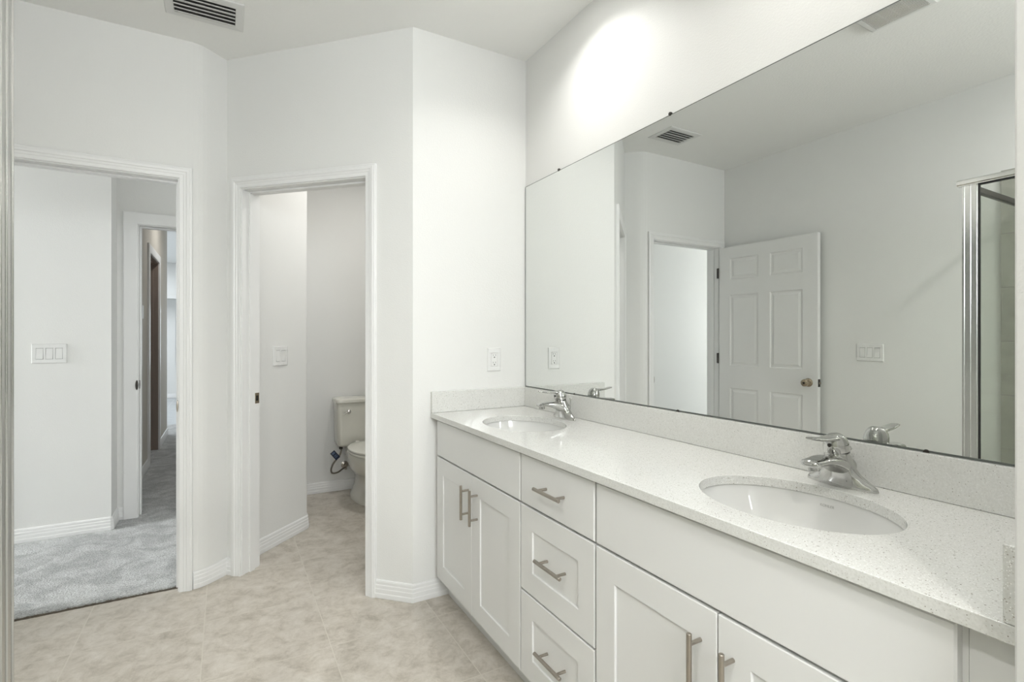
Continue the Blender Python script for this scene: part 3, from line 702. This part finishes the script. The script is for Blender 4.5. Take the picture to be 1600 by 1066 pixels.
# ------------------------------------------------------------------ toilet
def toilet():
    cx=.985; t=thing('toilet',(cx,3.95,0),'bisque two-piece toilet against the back wall of the toilet room','toilet')
    def rr(x0,x1,y0,y1,z,r,n=6):
        out=[]
        for X_,Y_,a0 in ((x1-r,y1-r,0),(x0+r,y1-r,90),(x0+r,y0+r,180),(x1-r,y0+r,270)):
            for k in range(n+1):
                a=math.radians(a0+90*k/n); out.append(Vector((X_+r*math.cos(a),Y_+r*math.sin(a),z)))
        return out
    bm=bmesh.new(); rings=[]
    for z,i in ((.392,.030),(.398,.016),(.415,.008),(.50,.006),(.65,.002),(.738,0),(.740,.004)):
        rings.append(rr(cx-.222+i,cx+.222-i,4.145+i*.8,4.340,z,.035))
    loft(bm,rings); tk=obj('tank',bm,BISQ,t,smooth=True)
    bm=bmesh.new(); rings=[]
    for z,i in ((.741,.004),(.744,0),(.764,0),(.772,.004),(.776,.012)):
        rings.append(rr(cx-.232+i,cx+.232-i,4.132+i,4.348-i*.3,z,.045))
    loft(bm,rings); obj('tank_lid',bm,BISQ,t,smooth=True)
    lx=.842
    bm=bmesh.new(); lathe(bm,(lx+.012,4.1475,.672),(0,-1,0),[(.001,0),(.016,0),(.016,.004),(.010,.010),(.001,.011)],20)
    tube(bm,spline([(lx+.012,4.133,.672),(lx-.010,4.128,.668),(lx-.035,4.126,.660)],5),[.0065]*5+[.006]*5+[.005],10)
    o=obj('flush_lever',bm,CHROME,t,smooth=True); o['label']='chrome flush lever'
    # bowl and pedestal, one surface
    bm=bmesh.new(); rings=[]
    def egg(y0,y1,hw,z,pw=2.2,n=40):
        cy=(y0+y1)/2; ry=(y1-y0)/2; out=[]
        for k in range(n):
            a=2*math.pi*k/n; c,s=math.cos(a),math.sin(a); e=1-.10*max(0,-s)
            out.append(Vector((cx+hw*e*math.copysign(abs(c)**(2/pw),c),cy+ry*math.copysign(abs(s)**(2/pw),s),z)))
        return out
    for y0,y1,hw,z in ((3.79,4.33,.128,0),(3.79,4.33,.126,.020),(3.80,4.32,.112,.040),(3.835,4.31,.092,.085),(3.85,4.30,.086,.14),(3.835,4.29,.093,.185),(3.77,4.27,.128,.225),(3.68,4.23,.163,.275),(3.625,4.19,.183,.35),(3.615,4.18,.188,.385),(3.62,4.175,.184,.396),(3.66,4.15,.15,.397)):
        rings.append(egg(y0,y1,hw,z))
    loft(bm,rings); obj('bowl',bm,BISQ,t,smooth=True)
    bm=bmesh.new(); addrings=[rr(cx-.13,cx+.13,4.12,4.33,z,.03) for z in (.30,.3915)]; loft(bm,addrings); obj('tank_shelf',bm,BISQ,t,smooth=True)
    bm=bmesh.new(); rings=[egg(3.612,4.10,.185,.398),egg(3.608,4.10,.189,.403),egg(3.608,4.10,.189,.413),egg(3.612,4.10,.186,.417)]
    loft(bm,rings); o=obj('seat',bm,SEATM,t,smooth=True)
    bm=bmesh.new(); rings=[egg(3.606,4.11,.187,.4205),egg(3.602,4.115,.191,.425),egg(3.602,4.115,.191,.434),egg(3.62,4.105,.178,.441),egg(3.70,4.05,.11,.444)]
    loft(bm,rings); obj('seat_lid',bm,SEATM,t,smooth=True)
    bm=bmesh.new(); rings=[egg(3.612,4.095,.1855,.4165),egg(3.612,4.095,.1855,.4212)]; loft(bm,rings); obj('seat_bumper_gap',bm,PLASTG,t)
    bm=bmesh.new(); rings=[egg(3.617,4.095,.1845,.3965),egg(3.617,4.095,.1845,.3985)]; loft(bm,rings); obj('rim_gap',bm,PLASTG,t)
    for s in (-1,1):
        bm=bmesh.new(); lathe(bm,(cx+s*.075,4.105,.41),(0,0,1),[(.001,0),(.017,0),(.017,.028),(.012,.033),(.001,.034)],14)
        obj('seat_hinge',bm,SEATM,t,smooth=True)
        bm=bmesh.new(); lathe(bm,(cx+s*.108,4.05,.02),(s*.5,0,1),[(.001,0),(.014,0),(.013,.014),(.001,.02)],14)
        obj('bolt_cap',bm,BISQ,t,smooth=True)
    # supply
    bm=bmesh.new()
    pts=[(.803,4.20,.40),(.802,4.19,.365),(.792,4.18,.335),(.765,4.175,.300),(.738,4.18,.262),(.728,4.20,.215),(.745,4.23,.180),(.790,4.25,.178),(.830,4.285,.190),(.860,4.305,.196)]
    tube(bm,spline(pts,6),.0068,12)
    h=obj('supply_hose',bm,STEEL,t,smooth=True); h['label']='braided grey water hose'
    bm=bmesh.new(); lathe(bm,(.862,4.3585,.206),(0,-1,0),[(.001,0),(.030,0),(.030,.003),(.012,.008),(.009,.03),(.012,.034),(.012,.052),(.001,.053)],20)
    lathe(bm,(.862,4.31,.206),(0,0,-1),[(.001,.0),(.010,.004),(.009,.03),(.001,.031)],12)
    o=obj('shutoff_valve',bm,NICKEL,t,smooth=True); o['label']='metal water shutoff valve'
    bm=bmesh.new(); lathe(bm,(.803,4.20,.370),(0,0,1),[(.001,0),(.012,0),(.014,.006),(.014,.0215),(.001,.0215)],14); obj('coupling_nut',bm,DARKM,h,smooth=True)
    # printed tag on the hose
    bm=bmesh.new(); u=Vector((-.62,-.1,.78)).normalized(); v=Vector((.78,0,.62)).normalized(); nn=u.cross(v).normalized()
    c=Vector((.752,4.163,.335))
    def qd(bm,c,a,b,d): 
        vv=[bm.verts.new(c+u*x*a+v*y*b+nn*z*d) for z in (-1,1) for x,y in ((-1,-1),(1,-1),(1,1),(-1,1))]
        for f in ((0,3,2,1),(4,5,6,7),(0,1,5,4),(1,2,6,5),(2,3,7,6),(3,0,4,7)): bm.faces.new([vv[i] for i in f])
    qd(bm,c,.038,.020,.0007); g=obj('hose_tag',bm,TAG,t); g['label']='dark navy label tag on the water hose'
    bm=bmesh.new()
    sgn=1 if nn.y<0 else -1
    for k,(x,w_) in enumerate(((.022,.012),(-.002,.010),(-.016,.012))): qd(bm,c+u*x+nn*sgn*.0009,.004 if k else .008,w_,.0003)
    obj('print',bm,TAGT,g)
toilet()

# ------------------------------------------------------------------ ceiling vents
def vent():
    t=thing('ceiling_air_vent',(-.08,2.68,CH),'white louvred air supply register on the ceiling near the bedroom door','vent')
    x0,x1,y0,y1=-.236,.076,2.555,2.787; a0,a1,b0,b1=-.200,.041,2.597,2.748
    bm=bmesh.new()
    R=[]
    for e,z in ((0,CH-.0005),(0,CH-.003),(.004,CH-.006)):
        R.append([Vector((x,y,z)) for x,y in ((x0+e,y0+e),(x1-e,y0+e),(x1-e,y1-e),(x0+e,y1-e))])
    R.append([Vector((x,y,CH-.008)) for x,y in ((a0,b0),(a1,b0),(a1,b1),(a0,b1))])
    R.append([Vector((x,y,CH-.0008)) for x,y in ((a0,b0),(a1,b0),(a1,b1),(a0,b1))])
    loft(bm,R,cap=False); obj('frame',bm,VENTW,t)
    obj('duct_opening', B((a0,a1,b0,b1,CH-.0012,CH-.0004)), VENTD, t)
    # slats along X: fanned directions
    n=5
    for k in range(n):
        y=b0+ (b1-b0)*(.5+k)/n+.0
        tilt=(-1,-.6,.9,.9,.9)[k] if False else .85
        bm=bmesh.new(); hw=.0122 if k!=1 else .0145
        dy=hw*.96; dz=.0050
        zc=CH-.0125
        vv=[Vector((x,y+sy*dy+oy,zc+sy*dz*.8+oz)) for x in (a0+.001,a1-.001) for sy,oy,oz in ((-1,0,0),(1,0,0),(1,0,.0012),(-1,0,.0012))]
        q=[bm.verts.new(p_) for p_ in vv]
        for f in ((0,3,2,1),(4,5,6,7),(0,1,5,4),(1,2,6,5),(2,3,7,6),(3,0,4,7)): bm.faces.new([q[i] for i in f])
        obj('slat',bm,VENTW,t)
vent()
def fan():
    # grille seen in the mirror
    x0,x1,y0,y1=.085,.345,1.01,1.285
    t=thing('exhaust_fan_grille',((x0+x1)/2,(y0+y1)/2,CH),'white fine-slotted exhaust fan grille seen in the top right of the mirror','vent')
    bm=bmesh.new(); R=[]
    for e,z in ((0,CH-.0003),(0,CH-.010),(.012,CH-.020),(.030,CH-.022)):
        R.append([Vector((x,y,z)) for x,y in ((x0+e,y0+e),(x1-e,y0+e),(x1-e,y1-e),(x0+e,y1-e))])
    e=.031; R.append([Vector((x,y,CH-.016)) for x,y in ((x0+e,y0+e),(x1-e,y0+e),(x1-e,y1-e),(x0+e,y1-e))])
    loft(bm,R,cap=False); obj('cover',bm,VENTW,t)
    obj('dark_recess',B((x0+.03,x1-.03,y0+.03,y1-.03,CH-.0115,CH-.010)),VENTD,t)
    x=x0+.034
    while x<x1-.034:
        obj('slat',B((x,x+.0055,y0+.031,y1-.031,CH-.0215,CH-.0185)),VENTW,t); x+=.0115
    for y in (y0+.09,(y0+y1)/2,y1-.09): obj('rib',B((x0+.031,x1-.031,y-.003,y+.003,CH-.0185,CH-.0160)),VENTW,t)
fan()
# ------------------------------------------------------------------ recessed downlights, some of them added as unseen fill
def downlight(x,y,label,power,spread=150):
    t=thing('recessed_light',(x,y,CH),label,'ceiling light','recessed ceiling downlights')
    bm=bmesh.new(); lathe(bm,(x,y,CH-.0003),(0,0,-1),[(.095,0),(.095,.003),(.088,.007),(.074,.008),(.072,.004),(.072,.001)],40)
    bmesh.ops.delete(bm,geom=[f for f in bm.faces if len(f.verts)>8],context='FACES'); obj('trim_ring',bm,VENTW,t,smooth=True,recalc=True)
    bm=bmesh.new(); lathe(bm,(x,y,CH-.0012),(0,0,-1),[(.001,0),(.071,0),(.071,.0015),(.001,.002)],40); obj('lens',bm,emis('lamp_lens',WARM,14),t)
    l=bpy.data.lights.new('downlight','AREA'); l.shape='DISK'; l.size=.13; l.energy=power; l.color=WARM; l.spread=math.radians(spread)
    o=bpy.data.objects.new('downlight',l); sc.collection.objects.link(o); o.location=(x,y,CH-.012)
    return t
downlight(1.115,1.70,'round recessed downlight in the ceiling above the far sink',3.5,132)
downlight(1.115,.72,'round recessed downlight in the ceiling above the near sink',2.6,132)
downlight(.10,-.55,'added unseen fill lamp, round and recessed, in the ceiling behind the camera',13,150)  # added lamp out of view, lifts the room light from behind
downlight(1.0,3.35,'added unseen fill lamp, round and recessed, in the toilet room ceiling',8.5,170)  # added lamp out of view to light the closed toilet room
downlight(-.10,6.6,'round recessed downlight in the hall ceiling',7,170)
downlight(-.68,.15,'added unseen fill lamp, round and recessed, in the ceiling above the shower',17,170)  # added lamp out of view to brighten the dark shower

# ------------------------------------------------------------------ shower enclosure (beside the camera)
SX=-.284; SY=1.069; ST=2.005
t=thing('shower_enclosure',(SX,.4,0),'framed glass shower enclosure with polished aluminium posts at the left of the room','shower')
def post(y0,y1,x,z0,z1):
    """flat bar with three rounded ribs on its room face, facing +X"""
    prof=[(x-.028,y0),(x-.002,y0)]
    w=y1-y0
    for c in (.08,.47,.86):
        for a in (-1,-.5,0,.5,1): prof.append((x-.002+.0018*math.cos(a*math.pi/2), y0+w*c+a*.0017))
    prof+= [(x-.002,y1),(x-.028,y1)]
    bm=bmesh.new(); prism(bm,prof,z0,z1); return bm
o=obj('corner_post',post(SY-.060,SY,SX,.085,ST-.018),ALU,t,smooth=True); o['label']='ribbed polished aluminium corner post'
obj('gasket',B((SX-.016,SX-.001,SY-.0655,SY-.0605,.10,ST-.020)),BLACK,t)
obj('glass_panel',B((SX-.012,SX-.005,.46,SY-.0655,.10,ST-.02)),GLASS,t)
obj('glass_door',B((SX-.012,SX-.005,-.45,.455,.10,ST-.02)),GLASS,t)
obj('glass_return_panel',B((-1.055,SX-.03,SY-.022,SY-.015,.10,ST-.02)),GLASS,t)
bm=bmesh.new()
yy=[SY+.018,-.89]; ringp=[(-.026,0),(-.026,.024),(-.020,.030),(.002,.030),(.008,.024),(.008,.008),(.002,.004),(.002,0)]
loft(bm,[[Vector((SX+a,y,ST-.018+b)) for a,b in ringp] for y in yy]); obj('header_rail',bm,ALU,t,smooth=True)
obj('header_gasket',B((SX-.014,SX+.0015,-.89,SY-.06,ST-.026,ST-.0185)),BLACK,t)
obj('return_rail',B((-1.055,SX-.028,SY-.030,SY-.006,ST-.036,ST-.010)),DARKM,t)
obj('door_stile',B((SX-.018,SX,.44,.475,.10,ST-.027)),ALU,t,bevel=.003)
obj('wall_stile',B((SX-.02,SX,-.49,-.455,.10,ST-.027)),ALU,t,bevel=.003)
struct(obj('trim_shower_curb',B((SX-.09,SX+.03,-.9,SY+.03,0,.083),(-1.06,SX-.09,SY-.07,SY+.03,0,.083)),STILE,bevel=.004))
struct(obj('wall_shower_tile',B((-1.0595,-1.048,-.9,1.158,0,2.21)),STILE))
struct(obj('wall_shower_rear',B((-1.048,SX+.03,-1.02,-.9,0,CH)),PAINT))
struct(obj('floor_shower',B((-1.048,SX-.09,-.9,SY-.07,0,.03)),STILE))

for o in bpy.data.objects:
    if '_org' in o: del o['_org']
